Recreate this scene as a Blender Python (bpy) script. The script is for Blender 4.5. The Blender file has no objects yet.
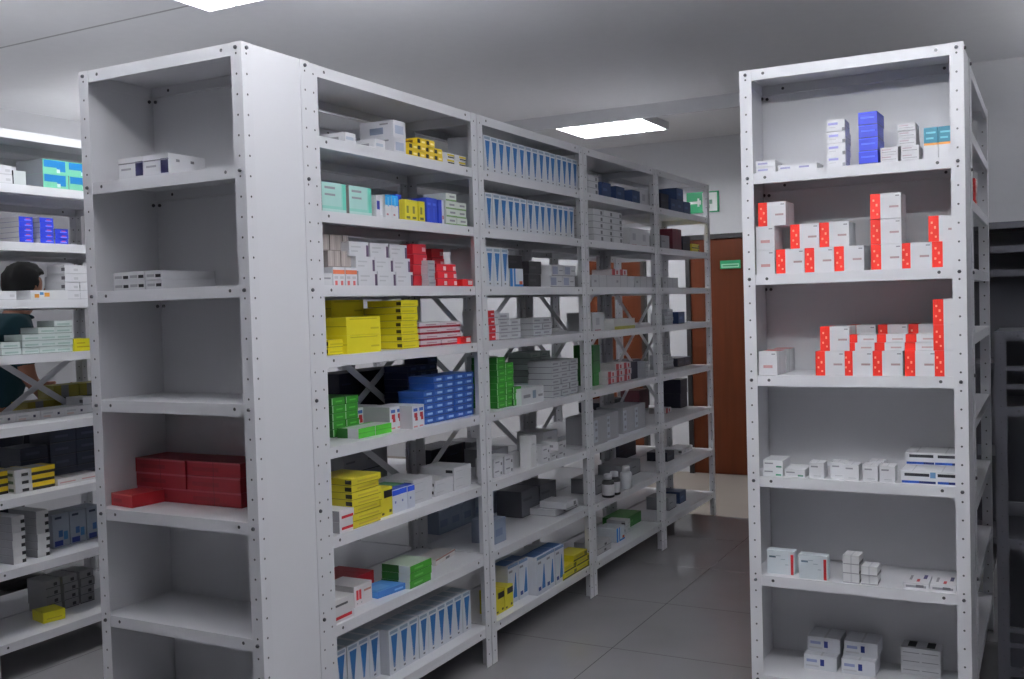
import bpy, bmesh, math, random
from mathutils import Vector, Matrix
random.seed(7)
SC = bpy.context.scene
COL = SC.collection
PI = math.pi

# ------------------------------------------------------------------ camera
YAW, PITCH, ROLL, FPX, HC = 0.48888, -0.033129, -0.028742, 1014.514, 1.2947
fw = Vector((-math.sin(YAW)*math.cos(PITCH), math.cos(YAW)*math.cos(PITCH), math.sin(PITCH)))
r0 = fw.cross(Vector((0, 0, 1))).normalized()
u0 = r0.cross(fw)
rt = r0*math.cos(ROLL)+u0*math.sin(ROLL)
up = -r0*math.sin(ROLL)+u0*math.cos(ROLL)
CP = Vector((0, 0, HC))
cam = bpy.data.cameras.new('camera')
co = bpy.data.objects.new('camera', cam)
COL.objects.link(co)
co.matrix_world = Matrix(((rt.x, up.x, -fw.x, 0), (rt.y, up.y, -fw.y, 0), (rt.z, up.z, -fw.z, HC), (0, 0, 0, 1)))
cam.sensor_width = 36
cam.lens = FPX*36/1024
cam.clip_start = 0.02
SC.camera = co


def ray(x, y):
    return fw+(x-512)/FPX*rt-(y-339.5)/FPX*up


def at(x, y, ax, val):
    d = ray(x, y)
    return CP+d*((val-CP[ax])/d[ax])


def solve_t(px, P0, A):
    """where along P0 + t*A (a line in the room) image column px falls"""
    a = (px-512)/FPX
    q = rt-a*fw
    return -(P0-CP).dot(q)/A.dot(q)


# ------------------------------------------------------------------ materials
MATS = {}


def lin(c):
    return tuple(((v/255)/12.92 if v/255 <= .04045 else ((v/255+.055)/1.055)**2.4) for v in c)


def mat(name, rgb, rough=.5, metal=0., bump=0., vary=.04, scale=40., spec=.5, coat=0.):
    if name in MATS:
        return MATS[name]
    m = bpy.data.materials.new(name)
    m.use_nodes = True
    nt = m.node_tree
    b = nt.nodes['Principled BSDF']
    c = lin(rgb)
    b.inputs['Roughness'].default_value = rough
    b.inputs['Metallic'].default_value = metal
    b.inputs['Specular IOR Level'].default_value = spec
    b.inputs['Coat Weight'].default_value = coat
    tc = nt.nodes.new('ShaderNodeTexCoord')
    n = nt.nodes.new('ShaderNodeTexNoise')
    n.inputs['Scale'].default_value = scale
    n.inputs['Detail'].default_value = 3
    nt.links.new(tc.outputs['Object'], n.inputs['Vector'])
    mx = nt.nodes.new('ShaderNodeMix')
    mx.data_type = 'RGBA'
    mx.inputs[6].default_value = (*[v*(1-vary) for v in c], 1)
    mx.inputs[7].default_value = (*[min(1, v*(1+vary)) for v in c], 1)
    nt.links.new(n.outputs['Fac'], mx.inputs[0])
    nt.links.new(mx.outputs[2], b.inputs['Base Color'])
    if bump:
        bp = nt.nodes.new('ShaderNodeBump')
        bp.inputs['Strength'].default_value = bump
        bp.inputs['Distance'].default_value = .002
        nt.links.new(n.outputs['Fac'], bp.inputs['Height'])
        nt.links.new(bp.outputs['Normal'], b.inputs['Normal'])
    MATS[name] = m
    return m


def ink(rgb):
    return mat('print_%02x%02x%02x' % tuple(rgb), rgb, rough=.42, vary=.03)


def math_node(nt, op, a, b=None):
    n = nt.nodes.new('ShaderNodeMath')
    n.operation = op
    for i, v in enumerate((a, b)):
        if v is None:
            continue
        if isinstance(v, (int, float)):
            n.inputs[i].default_value = v
        else:
            nt.links.new(v, n.inputs[i])
    return n.outputs[0]


def perforated(name, rgb, pitch=.0515, u=.018, r=.0029, rough=.35):
    """painted angle steel with a line of round holes every 5 cm along both flanges"""
    m = mat(name, rgb, rough, vary=.03, scale=9)
    nt = m.node_tree
    b = nt.nodes['Principled BSDF']
    tc = nt.nodes.new('ShaderNodeTexCoord')
    s = nt.nodes.new('ShaderNodeSeparateXYZ')
    nt.links.new(tc.outputs['Object'], s.inputs[0])
    sn = nt.nodes.new('ShaderNodeSeparateXYZ')
    nt.links.new(tc.outputs['Normal'], sn.inputs[0])
    ax = math_node(nt, 'ABSOLUTE', s.outputs[0])
    ay = math_node(nt, 'ABSOLUTE', s.outputs[1])
    ny = math_node(nt, 'GREATER_THAN', math_node(nt, 'ABSOLUTE', sn.outputs[1]), .5)
    sel = math_node(nt, 'ADD', math_node(nt, 'MULTIPLY', ax, ny), math_node(nt, 'MULTIPLY', ay, math_node(nt, 'SUBTRACT', 1, ny)))
    du = math_node(nt, 'SUBTRACT', sel, u)
    dz = math_node(nt, 'SUBTRACT', math_node(nt, 'MODULO', math_node(nt, 'ADD', s.outputs[2], 10*pitch-.02), pitch), pitch/2)
    d2 = math_node(nt, 'ADD', math_node(nt, 'MULTIPLY', du, du), math_node(nt, 'MULTIPLY', dz, dz))
    hole = math_node(nt, 'LESS_THAN', d2, r*r)
    old = b.inputs['Base Color'].links[0].from_socket
    mx = nt.nodes.new('ShaderNodeMix')
    mx.data_type = 'RGBA'
    nt.links.new(hole, mx.inputs[0])
    nt.links.new(old, mx.inputs[6])
    mx.inputs[7].default_value = (.07, .07, .075, 1)
    nt.links.new(mx.outputs[2], b.inputs['Base Color'])
    return m


STEEL = mat('white_painted_steel', (226, 226, 230), .32, vary=.02, scale=6)
PERF = perforated('white_perforated_steel', (224, 224, 228))
DARK = mat('charcoal_painted_steel', (92, 92, 100), .5, vary=.04, scale=6)
DPERF = perforated('charcoal_perforated_steel', (92, 92, 100), r=.002)
BOLT = mat('zinc_bolt', (95, 95, 100), .35, metal=.8)
HOLE = mat('punched_hole', (30, 30, 32), .8)


# ------------------------------------------------------------------ mesh helpers
def link(name, me, mats, parent=None):
    o = bpy.data.objects.new(name, me)
    for m in mats if not me.materials else ():
        me.materials.append(m)
    COL.objects.link(o)
    if parent is not None:
        o.parent = parent
    return o


def bm_box(bm, x0, x1, y0, y1, z0, z1, mi=0):
    vs = [bm.verts.new(p) for p in ((x0, y0, z0), (x1, y0, z0), (x1, y1, z0), (x0, y1, z0), (x0, y0, z1), (x1, y0, z1), (x1, y1, z1), (x0, y1, z1))]
    for q in ((0, 3, 2, 1), (4, 5, 6, 7), (0, 1, 5, 4), (1, 2, 6, 5), (2, 3, 7, 6), (3, 0, 4, 7)):
        f = bm.faces.new([vs[i] for i in q])
        f.material_index = mi


def bm_prism(bm, pts, axis, a, b, mi=0):
    """extrude a closed outline of 2-D points along axis (0 x, 1 y, 2 z) from a to b"""
    def P(p, h):
        return {0: (h, p[0], p[1]), 1: (p[0], h, p[1]), 2: (p[0], p[1], h)}[axis]
    lo = [bm.verts.new(P(p, a)) for p in pts]
    hi = [bm.verts.new(P(p, b)) for p in pts]
    n = len(pts)
    fs = [bm.faces.new([lo[i], lo[(i+1) % n], hi[(i+1) % n], hi[i]]) for i in range(n)]
    fs.append(bm.faces.new(lo[::-1]))
    fs.append(bm.faces.new(hi))
    for f in fs:
        f.material_index = mi


def bm_lathe(bm, prof, seg=20, mi=0, c=(0, 0, 0)):
    rings = []
    for r, z in prof:
        if r < 1e-6:
            rings.append([bm.verts.new((c[0], c[1], c[2]+z))])
        else:
            rings.append([bm.verts.new((c[0]+r*math.cos(2*PI*i/seg), c[1]+r*math.sin(2*PI*i/seg), c[2]+z)) for i in range(seg)])
    for a, b in zip(rings, rings[1:]):
        for i in range(seg):
            j = (i+1) % seg
            q = [a[0]] if len(a) == 1 else [a[i], a[j]]
            q += [b[0]] if len(b) == 1 else [b[j], b[i]]
            f = bm.faces.new(q)
            f.material_index = mi
            f.smooth = True


def bm_mesh(bm, name):
    bmesh.ops.recalc_face_normals(bm, faces=bm.faces)
    me = bpy.data.meshes.new(name)
    bm.to_mesh(me)
    bm.free()
    return me


def thing(name, label, cat, loc=(0, 0, 0), rotz=0, group=None):
    o = bpy.data.objects.new(name, None)
    o.empty_display_size = .05
    COL.objects.link(o)
    o.location = loc
    o.rotation_euler = (0, 0, rotz)
    return tag(o, label, cat, group)


def tag(o, label, cat, group=None):
    o['label'] = label
    o['category'] = cat
    if group:
        o['group'] = group
    return o


def structure(name, bm, mats, label=None):
    o = link(name, bm_mesh(bm, name), mats if isinstance(mats, list) else [mats])
    o['kind'] = 'structure'
    if label:
        tag(o, label[0], label[1])
    return o


# ------------------------------------------------------------------ room
XF, Y0, PW = -1.7961, 2.2317, 0.92697     # front of the long row, its near end, bay pitch
XL = -3.290                               # front of the row across the left aisle
CX, CY, CW, CD = -2.3875, 1.9604, .598, .2634
RX, RY, RW, RD = -.8215, 3.0482, .618, .2634
WL, WR, YB, YW, YD, ZC = -5.25, 1.9, -3.4, 5.9, 7.37, 2.5

plaster = mat('painted_plaster', (206, 206, 210), .8, bump=.12, vary=.03, scale=30)
ceil_m = mat('gypsum_ceiling', (228, 228, 231), .85, bump=.08, vary=.03, scale=18)
# joint between two gypsum boards
nt = ceil_m.node_tree
bs = nt.nodes['Principled BSDF']
g = nt.nodes.new('ShaderNodeNewGeometry')
s = nt.nodes.new('ShaderNodeSeparateXYZ')
nt.links.new(g.outputs['Position'], s.inputs[0])
ja = math_node(nt, 'LESS_THAN', math_node(nt, 'ABSOLUTE', math_node(nt, 'SUBTRACT', s.outputs[1], 2.955)), .007)
ja = math_node(nt, 'MULTIPLY', ja, math_node(nt, 'LESS_THAN', math_node(nt, 'ABSOLUTE', math_node(nt, 'ADD', s.outputs[0], 3.47)), .64))
jb = math_node(nt, 'LESS_THAN', math_node(nt, 'ABSOLUTE', math_node(nt, 'ADD', s.outputs[0], 4.1)), .006)
jb = math_node(nt, 'MULTIPLY', jb, math_node(nt, 'LESS_THAN', s.outputs[1], 2.955))
jm = math_node(nt, 'MULTIPLY', math_node(nt, 'MAXIMUM', ja, jb), .55)
mx = nt.nodes.new('ShaderNodeMix')
mx.data_type = 'RGBA'
nt.links.new(jm, mx.inputs[0])
nt.links.new(bs.inputs['Base Color'].links[0].from_socket, mx.inputs[6])
mx.inputs[7].default_value = (.12, .12, .125, 1)
nt.links.new(mx.outputs[2], bs.inputs['Base Color'])

# polished porcelain tile with thin joints
tile = mat('polished_tile', (148, 146, 149), .10, vary=.10, scale=3.5, spec=.55)
nt = tile.node_tree
bs = nt.nodes['Principled BSDF']
g = nt.nodes.new('ShaderNodeNewGeometry')
s = nt.nodes.new('ShaderNodeSeparateXYZ')
nt.links.new(g.outputs['Position'], s.inputs[0])
def joint(sock, off):
    q = math_node(nt, 'MODULO', math_node(nt, 'ADD', sock, 12.2-off+.305), .61)
    return math_node(nt, 'LESS_THAN', math_node(nt, 'ABSOLUTE', math_node(nt, 'SUBTRACT', q, .305)), .0016)
jm = math_node(nt, 'MULTIPLY', math_node(nt, 'MAXIMUM', joint(s.outputs[0], -1.468), joint(s.outputs[1], 3.49)), .75)
mx = nt.nodes.new('ShaderNodeMix')
mx.data_type = 'RGBA'
nt.links.new(jm, mx.inputs[0])
nt.links.new(bs.inputs['Base Color'].links[0].from_socket, mx.inputs[6])
mx.inputs[7].default_value = (.04, .04, .042, 1)
nt.links.new(mx.outputs[2], bs.inputs['Base Color'])

bm = bmesh.new(); bm_box(bm, WL-.1, WR+.1, YB-.1, YW, -.1, 0)
structure('floor', bm, tile)
bm = bmesh.new(); bm_box(bm, WL-.1, WR+.1, YW, YD+.15, -.1, 0)
structure('floor_corridor', bm, mat('beige_floor', (140, 131, 124), .6, vary=.06, scale=5))
bm = bmesh.new(); bm_box(bm, WL-.1, WR+.1, YB-.1, YD+.15, ZC, ZC+.1)
structure('ceiling', bm, ceil_m)
bm = bmesh.new(); bm_box(bm, WL-.1, WL, YB-.1, YD+.15, 0, ZC)
structure('wall_left', bm, plaster)
bm = bmesh.new(); bm_box(bm, WR, WR+.1, YB-.1, YD+.15, 0, ZC)
structure('wall_right', bm, plaster)
bm = bmesh.new(); bm_box(bm, WL, WR, YB-.1, YB, 0, ZC)
structure('wall_near', bm, plaster)
bm = bmesh.new(); bm_box(bm, WL, WR, YD, YD+.15, 0, ZC)
structure('wall_far', bm, plaster)
bm = bmesh.new(); bm_box(bm, -.95, WR, YW, YW+.14, 0, ZC)
structure('wall_right_return', bm, plaster)
bm = bmesh.new(); bm_box(bm, WL, -.95, YW, YW+.03, 2.42, ZC)
structure('trim_lintel', bm, plaster)

# wooden doors in the far wall
wood = mat('varnished_wood', (84, 40, 20), .55, vary=.22, scale=5, spec=.15)
nt = wood.node_tree
nz = [n for n in nt.nodes if n.type == 'TEX_NOISE'][0]
mp = nt.nodes.new('ShaderNodeMapping')
mp.inputs['Scale'].default_value = (7, 7, .5)
nt.links.new(nt.nodes['Texture Coordinate'].outputs['Object'], mp.inputs[0])
nt.links.new(mp.outputs[0], nz.inputs['Vector'])
blackf = mat('black_door_frame', (30, 28, 30), .5)
brass = mat('brass', (170, 140, 80), .3, metal=.9)
def door(n, x0, x1, zt, kx):
    bm = bmesh.new()
    y1 = YD-.002
    bm_box(bm, x0, x1, y1-.035, y1, .005, zt)
    o = structure('door_%d' % n, bm, wood)
    bm = bmesh.new()
    t = .035
    bm_prism(bm, [(x0-t, 0), (x0-t, zt+t), (x1+t, zt+t), (x1+t, 0), (x1+.001, 0), (x1+.001, zt+.001), (x0-.001, zt+.001), (x0-.001, 0)], 1, y1-.05, y1)
    link('door_frame', bm_mesh(bm, 'door_frame'), [blackf], o)
    bm = bmesh.new()
    bm_lathe(bm, [(.0, 0), (.022, 0), (.022, .006), (.01, .01), (.01, .03), (.022, .04), (.026, .052), (.02, .064), (0, .068)], 16)
    h = link('door_knob', bm_mesh(bm, 'door_knob'), [brass], o)
    h.rotation_euler = (PI/2, 0, 0)
    h.location = (kx, y1-.035, .95)
    return o
door(1, -2.375, -1.53, 1.745, -1.62)
door(2, -3.24, -2.77, 1.745, -3.16)

# signs
green = mat('sign_green', (20, 150, 96), .5, vary=.02)
signw = mat('sign_white', (232, 236, 234), .5, vary=.02)
def flatgrid(name, w, h, t, cells, base):
    """a thin board w x h x t with printed rectangles on its front (-y)"""
    return box_mesh(name, w, t, h, base, [('F', *c) for c in cells])

# printed box: one connected surface cut along the edges of its prints
def box_mesh(name, w, d, h, base, prints, wedge=None):
    cs = [{0., 1.}, {0., 1.}, {0., 1.}]
    ax = {'F': (0, 2), 'B': (0, 2), 'L': (1, 2), 'R': (1, 2), 'T': (0, 1), 'D': (0, 1)}
    for p in prints:
        i, j = ax[p[0]]
        cs[i] |= {p[1], p[2]}
        cs[j] |= {p[3], p[4]}
    cs = [sorted(c) for c in cs]
    dims = (w, d, h)
    bm = bmesh.new()
    V = {}
    def v(i, j, k):
        if (i, j, k) not in V:
            V[(i, j, k)] = bm.verts.new((cs[0][i]*w, cs[1][j]*d, cs[2][k]*h))
        return V[(i, j, k)]
    cols = [tuple(base)]
    for face in 'FBLRTD':
        i, j = ax[face]
        k = 3-i-j
        fix = 0 if face in 'FLD' else len(cs[k])-1
        for a in range(len(cs[i])-1):
            for b in range(len(cs[j])-1):
                ma, mb = (cs[i][a]+cs[i][a+1])/2, (cs[j][b]+cs[j][b+1])/2
                c = tuple(base)
                for p in prints:
                    if p[0] == face and p[1] < ma < p[2] and p[3] < mb < p[4]:
                        c = tuple(p[5])
                if c not in cols:
                    cols.append(c)
                q = []
                for da, db in ((0, 0), (1, 0), (1, 1), (0, 1)):
                    idx = [0, 0, 0]
                    idx[i], idx[j], idx[k] = a+da, b+db, fix
                    q.append(v(*idx))
                f = bm.faces.new(q)
                f.material_index = cols.index(c)
    if wedge:     # pull the lower corners of a printed blade together: a tapering stripe
        for (xa, za, xb) in wedge:
            for p in V.values():
                if abs(p.co.y) < 1e-6 and abs(p.co.z-za*h) < 1e-5 and abs(p.co.x-xa*w) < 1e-5:
                    p.co.x = xb*w
    me = bm_mesh(bm, name)
    for c in cols:
        me.materials.append(ink(c))
    return me

WH = (224, 224, 228)
GN = (22, 150, 96)
def board(name, label, cat, x, z, w, h, t, cells, base):
    o = bpy.data.objects.new(name, box_mesh(name, w, t, h, base, [('F', *c) for c in cells]))
    COL.objects.link(o)
    o.location = (x, 0, z)
    return tag(o, label, cat)
SW = (236, 240, 238)
o = board('exit_sign', 'green and white emergency exit sign on the wall above the wooden door', 'sign', -2.40, 1.945, .245, .155, .012,
          [(0, .5, 0, 1, GN), (.5, .95, .06, .94, SW), (.95, 1, 0, 1, GN), (.08, .34, .44, .56, SW), (.34, .40, .3, .7, SW), (.4, .45, .4, .6, SW),
           (.6, .7, .62, .8, (120, 160, 140)), (.64, .8, .4, .6, (120, 160, 140)), (.6, .72, .2, .38, (120, 160, 140))], GN)
o.location.y = YD-.014
o = board('door_sign', 'small green name strip fixed on the wooden door', 'sign', -2.145, 1.522, .15, .06, .006,
          [(.06, .94, .12, .6, (150, 205, 172)), (.12, .88, .28, .44, (60, 140, 100))], GN)
o.location.y = YD-.046

# ------------------------------------------------------------------ ceiling lights, and unseen lamps added for fill
BAT, UPL = 47, 116  # strengths of the added battens and uplights
def emit(name, rgb, strength):
    m = bpy.data.materials.new(name)
    m.use_nodes = True
    b = m.node_tree.nodes['Principled BSDF']
    b.inputs['Base Color'].default_value = (1, 1, 1, 1)
    b.inputs['Emission Color'].default_value = (*rgb, 1)
    b.inputs['Emission Strength'].default_value = strength
    return m
refl = mat('louvre_aluminium', (225, 228, 232), .3, metal=.35)
casing = mat('lamp_casing', (215, 215, 220), .5)
def ceiling_light(x0, y0, sx, sy, zb, strength, label):
    t = thing('ceiling_light', label, 'light', (x0+sx/2, y0+sy/2, zb))
    hx, hy, top = sx/2, sy/2, ZC-zb-.001
    bm = bmesh.new()      # open tray
    e = .012
    for a in ((-hx, hx, -hy, -hy+e), (-hx, hx, hy-e, hy), (-hx, -hx+e, -hy+e, hy-e), (hx-e, hx, -hy+e, hy-e)):
        bm_box(bm, *a, 0, top)
    bm_box(bm, -hx+e, hx-e, -hy+e, hy-e, top-.004, top)
    link('lamp_casing', bm_mesh(bm, 'lamp_casing'), [casing], t)
    tm = emit('fluorescent_tube', (.965, .985, 1), strength)
    L = sy-.05
    for i in range(4):
        bm = bmesh.new()
        bm_lathe(bm, [(0, -L/2), (.009, -L/2), (.009, L/2), (0, L/2)], 8)
        o = link('fluorescent_tube', bm_mesh(bm, 'fluorescent_tube'), [tm], t)
        o.rotation_euler = (PI/2, 0, 0)
        o.location = (-hx+sx*(i+.5)/4, 0, top*.62)
    bm = bmesh.new()      # egg-crate louvre between the tubes
    n = 4
    for i in range(1, n):
        x = -hx+sx*i/n
        bm_prism(bm, [(x-.006, .002), (x+.006, .002), (x+.002, top*.6), (x-.002, top*.6)], 1, -hy+e, hy-e)
    m = 7
    for j in range(1, m):
        y = -hy+sy*j/m
        bm_box(bm, -hx+e, hx-e, y-.0025, y+.0025, .001, top*.42)
    link('louvre', bm_mesh(bm, 'louvre'), [refl], t)
    return t
ceiling_light(-2.837, 2.342, .6, .6, 2.45, 75, 'louvred fluorescent ceiling light above the closed end of the long row')
ceiling_light(-4.6, 5.96, .6, .45, 2.462, 150, 'unseen added louvred ceiling light over the corridor, beyond the wall row')  # extra lamp added behind the lintel to brighten the corridor
ceiling_light(-2.88, 5.965, .62, .62, 2.45, 170, 'bright louvred fluorescent ceiling light beyond the lintel, over the corridor')

def batten(x, y, z, L, rotz, strength, label):
    """unseen added lamp: twin bare fluorescent tubes on a batten hung below the ceiling on two rods"""
    t = thing('added_batten', label, 'light', (x, y, z), rotz)
    bm = bmesh.new()
    bm_prism(bm, [(-.02, .0), (.02, .0), (.026, .06), (-.026, .06)], 0, -L/2, L/2)
    link('lamp_casing', bm_mesh(bm, 'lamp_casing'), [casing], t)
    tm = emit('added_batten_tube', (.965, .985, 1), strength)
    for s_ in (-1, 1):
        bm = bmesh.new()
        bm_lathe(bm, [(0, -L/2+.03), (.013, -L/2+.03), (.013, L/2-.03), (0, L/2-.03)], 10)
        o = link('fluorescent_tube', bm_mesh(bm, 'fluorescent_tube'), [tm], t)
        o.rotation_euler = (0, PI/2, 0)
        o.location = (0, .055*s_, .03)
        bm = bmesh.new()
        bm_lathe(bm, [(0, .06), (.005, .06), (.005, ZC-z-.001), (0, ZC-z-.001)], 8)
        o = link('hanging_rod', bm_mesh(bm, 'hanging_rod'), [casing], t)
        o.location = (L*.36*s_, 0, 0)
    return t
batten(-.42, 1.92, 2.02, .9, 0, BAT, 'unseen added twin-tube batten light over the aisle in front of the lone unit')  # out-of-view lamp added to brighten the lone unit and the ceiling
batten(-4.75, 2.3, 2.28, 1.2, PI/2, BAT*.22, 'unseen added twin-tube batten light over the aisle along the wall')  # added out of view to lift the ceiling on the left
def uplight(x, y, z, L, rotz, strength, label):
    """unseen fill lamp, added to brighten the room: a closed trough that throws all its light at the ceiling"""
    t = thing('added_uplight', label, 'light', (x, y, z), rotz)
    bm = bmesh.new()
    bm_prism(bm, [(-.06, 0), (.06, 0), (.12, .07), (.112, .07), (.055, .008), (-.055, .008), (-.112, .07), (-.12, .07)], 0, -L/2, L/2)
    link('trough', bm_mesh(bm, 'trough'), [casing], t)
    tm = emit('added_uplight_tube', (.965, .985, 1), strength)
    for s_ in (-1, 1):
        bm = bmesh.new()
        bm_lathe(bm, [(0, -L/2+.03), (.013, -L/2+.03), (.013, L/2-.03), (0, L/2-.03)], 10)
        o = link('fluorescent_tube', bm_mesh(bm, 'fluorescent_tube'), [tm], t)
        o.rotation_euler = (0, PI/2, 0)
        o.location = (0, .04*s_, .04)
        bm = bmesh.new()
        bm_lathe(bm, [(0, .008), (.005, .008), (.005, ZC-z-.001), (0, ZC-z-.001)], 8)
        o = link('hanging_rod', bm_mesh(bm, 'hanging_rod'), [casing], t)
        o.location = (L*.36*s_, 0, 0)
    return t
uplight(-2.7, 1.35, 2.1, 1.2, 0, UPL*1.2, 'unseen added trough uplight before the closed end of the long row')
uplight(-.7, 1.7, 2.1, 1.3, 0, UPL*3.0, 'unseen added trough uplight above the open floor before the lone unit')
uplight(-4.5, 4.25, 1.75, .7, PI/2, UPL*.3, 'unseen added trough uplight over the aisle along the wall')
uplight(.75, 4.85, 2.12, .9, PI/2, UPL*.5, 'unseen added trough uplight over the far side of the room')
# ------------------------------------------------------------------ shelving
T = .0022
FL = .036
def post_mesh(sx, sy, H, name='post'):
    bm = bmesh.new()
    pts = [(0, 0), (FL, 0), (FL, T), (T, T), (T, FL), (0, FL)]
    pts = [(x*sx, y*sy) for x, y in pts]
    bm_prism(bm, pts, 2, 0, H)
    return bm_mesh(bm, name)
def shelf_mesh(W, D, lip=.032):
    """folded sheet tray: turned-down front and rear lips with returns, closed ends"""
    bm = bmesh.new()
    g, t, a = T+.0006, .0012, .011
    y0, y1 = g, D-g
    pts = [(y0, 0), (y1, 0), (y1, -lip), (y1-a, -lip), (y1-a, -lip+t), (y1-t, -lip+t), (y1-t, -t), (y0+t, -t), (y0+t, -lip+t), (y0+a, -lip+t), (y0+a, -lip), (y0, -lip)]
    bm_prism(bm, pts, 0, g, W-g)
    for x0, x1 in ((g, g+t), (W-g-t, W-g)):
        bm_box(bm, x0, x1, y0+t*1.2, y1-t*1.2, -lip, -t*1.02)
    return bm_mesh(bm, 'shelf')
def shelf_mat(base, W, name):
    m = mat(name, base, .32, vary=.02, scale=6)
    nt = m.node_tree
    b = nt.nodes['Principled BSDF']
    if nt.nodes.get('Group Input'):
        return m
    tc = nt.nodes.new('ShaderNodeTexCoord')
    s = nt.nodes.new('ShaderNodeSeparateXYZ')
    nt.links.new(tc.outputs['Object'], s.inputs[0])
    du = math_node(nt, 'SUBTRACT', math_node(nt, 'ABSOLUTE', math_node(nt, 'SUBTRACT', s.outputs[0], W/2)), W/2-.07)
    dz = math_node(nt, 'ADD', s.outputs[2], .014)
    d2 = math_node(nt, 'ADD', math_node(nt, 'MULTIPLY', du, du), math_node(nt, 'MULTIPLY', dz, dz))
    hole = math_node(nt, 'LESS_THAN', d2, .0045**2)
    old = b.inputs['Base Color'].links[0].from_socket
    mx = nt.nodes.new('ShaderNodeMix')
    mx.data_type = 'RGBA'
    nt.links.new(hole, mx.inputs[0])
    nt.links.new(old, mx.inputs[6])
    mx.inputs[7].default_value = (.07, .07, .075, 1)
    nt.links.new(mx.outputs[2], b.inputs['Base Color'])
    return m
def bolt_mesh():
    bm = bmesh.new()
    bm_lathe(bm, [(0, 0), (.0055, 0), (.0055, .002), (.0046, .0046), (.003, .0055), (0, .0056)], 6)
    return bm_mesh(bm, 'bolt')
BM = bolt_mesh()
BM.materials.append(BOLT)
CACHE = {}
def shelving(label, loc, rotz, W, D, levels, H=1.98, side_left=False, side_right=False, back=False, brace=None, dark=False, group=None, side_bolts=False, bolts=True):
    t = thing('shelving_unit', label, 'shelving', loc, rotz, group)
    pm, sm0 = (DPERF, DARK) if dark else (PERF, STEEL)
    for i, (sx, sy) in enumerate(((1, 1), (-1, 1), (1, -1), (-1, -1))):
        k = ('post', sx, sy, H, dark)
        if k not in CACHE:
            CACHE[k] = post_mesh(sx, sy, H)
            CACHE[k].materials.append(pm)
        o = link('post', CACHE[k], [], t)
        o.location = (0 if sx > 0 else W, 0 if sy > 0 else D, 0)
    k = ('shelf', W, D, dark)
    if k not in CACHE:
        CACHE[k] = shelf_mesh(W, D)
        CACHE[k].materials.append(shelf_mat((92, 92, 100) if dark else (226, 226, 230), W, 'shelf_steel_%d%s' % (W*1000, 'd' if dark else '')))
    for z in levels:
        o = link('shelf', CACHE[k], [], t)
        o.location = (0, 0, z)
        if bolts:
            for x in (.018, W-.018):
                b = link('bolt', BM, [], o)
                b.rotation_euler = (PI/2, 0, 0)
                b.location = (x, -.0002, -.014)
            if side_bolts:
                for y in ((.018, D-.018) if z > 1.9 else (D-.018,)):
                    b = link('bolt', BM, [], o)
                    b.rotation_euler = (0, PI/2, 0)
                    b.location = (W+.0002, y, -.014)
                b = link('bolt', BM, [], o)      # inner nuts at the far corner, seen under the shelf
                b.rotation_euler = (-PI/2, 0, 0)
                b.rotation_euler = (PI/2, 0, 0)
                b.location = (.02, D-.006, -.044)
                b = link('bolt', BM, [], o)
                b.rotation_euler = (0, PI/2, 0)
                b.location = (.006, D-.02, -.044)
    def panel(nm, *b):
        bm = bmesh.new()
        bm_box(bm, *b)
        link(nm, bm_mesh(bm, nm), [sm0], t)
    g = T+.0003
    if side_left:
        panel('side_panel', g, g+.0002, .006, D-.006, .02, H-.002)
    if side_right:
        panel('side_panel', W-g-.0002, W-g, .006, D-.006, .02, H-.002)
    if back:
        panel('back_panel', .006, W-.006, D-g-.0002, D-g, .02, H-.002)
    if brace:
        z0, z1 = brace
        for s in (0, 1):
            a = Vector((.018, 0, z0 if s else z1))
            b = Vector((W-.018, 0, z1 if s else z0))
            dv = (b-a).normalized()
            n = Vector((-dv.z, 0, dv.x))*.0125
            bm = bmesh.new()
            y = D+.0002+.0014*s
            lo = [bm.verts.new((p.x, y, p.z)) for p in (a-n, b-n, b+n, a+n)]
            hi = [bm.verts.new((p.x, y+.0012, p.z)) for p in (a-n, b-n, b+n, a+n)]
            bm.faces.new(lo); bm.faces.new(hi[::-1])
            for i in range(4):
                bm.faces.new([lo[i], hi[i], hi[(i+1) % 4], lo[(i+1) % 4]])
            link('cross_brace', bm_mesh(bm, 'cross_brace'), [sm0], t)
    return t

LV = [1.98, 1.785, 1.577, 1.368, 1.168, .909, .655, .402, .142]
LC = [1.98, 1.671, 1.368, 1.063, .757, .454, .146]
shelving('closed white steel shelving unit, nearly empty, forming the end of the long row', (CX, CY, 0), 0, CW, CD, LC, side_left=True, side_right=True, back=True, side_bolts=True)
shelving('closed white steel shelving unit standing alone with red and white boxes', (RX, RY, 0), 0, RW, RD, LC, side_left=True, side_right=True, back=True, side_bolts=True)
bay = ['first bay', 'second bay', 'third bay', 'end bay']
what = ['with bright yellow boxes beside closed end', 'with two shelves of blue-bladed boxes', 'holding dark bottles and grey boxes', 'beside the exit sign']
for k in range(4):
    shelving('white steel shelving, %s of long row, %s' % (bay[k], what[k]), (XF, Y0+k*PW, 0), PI/2, .92, .30, LV, brace=(.87, 1.42), bolts=False)
    shelving('white steel shelving standing back to back behind %s of the long row' % bay[k], (XF-.608, Y0+(k+1)*PW-.005, 0), -PI/2, .92, .30, LV, brace=(.63, 1.18), bolts=False)
lw = ['before the person', 'one bay past person', 'at far end']
for k in range(3):
    shelving('white steel shelving across the aisle behind closed end unit, %s' % lw[k], (XL, Y0+k*PW, 0), PI/2, .92, .30, LV, brace=(.75, 1.31), bolts=False)
shelving('white steel shelving on the rear side of the row across the aisle', (XL-.608, Y0+PW-.005, 0), -PI/2, .92, .30, LV, bolts=False)
shelving('open steel shelving seen edge-on behind the unit with red and white boxes', (RX+RW-.001, RY+RD+.02, 0), PI/2, .92, .30, LV, brace=(.87, 1.42), bolts=False)
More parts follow.
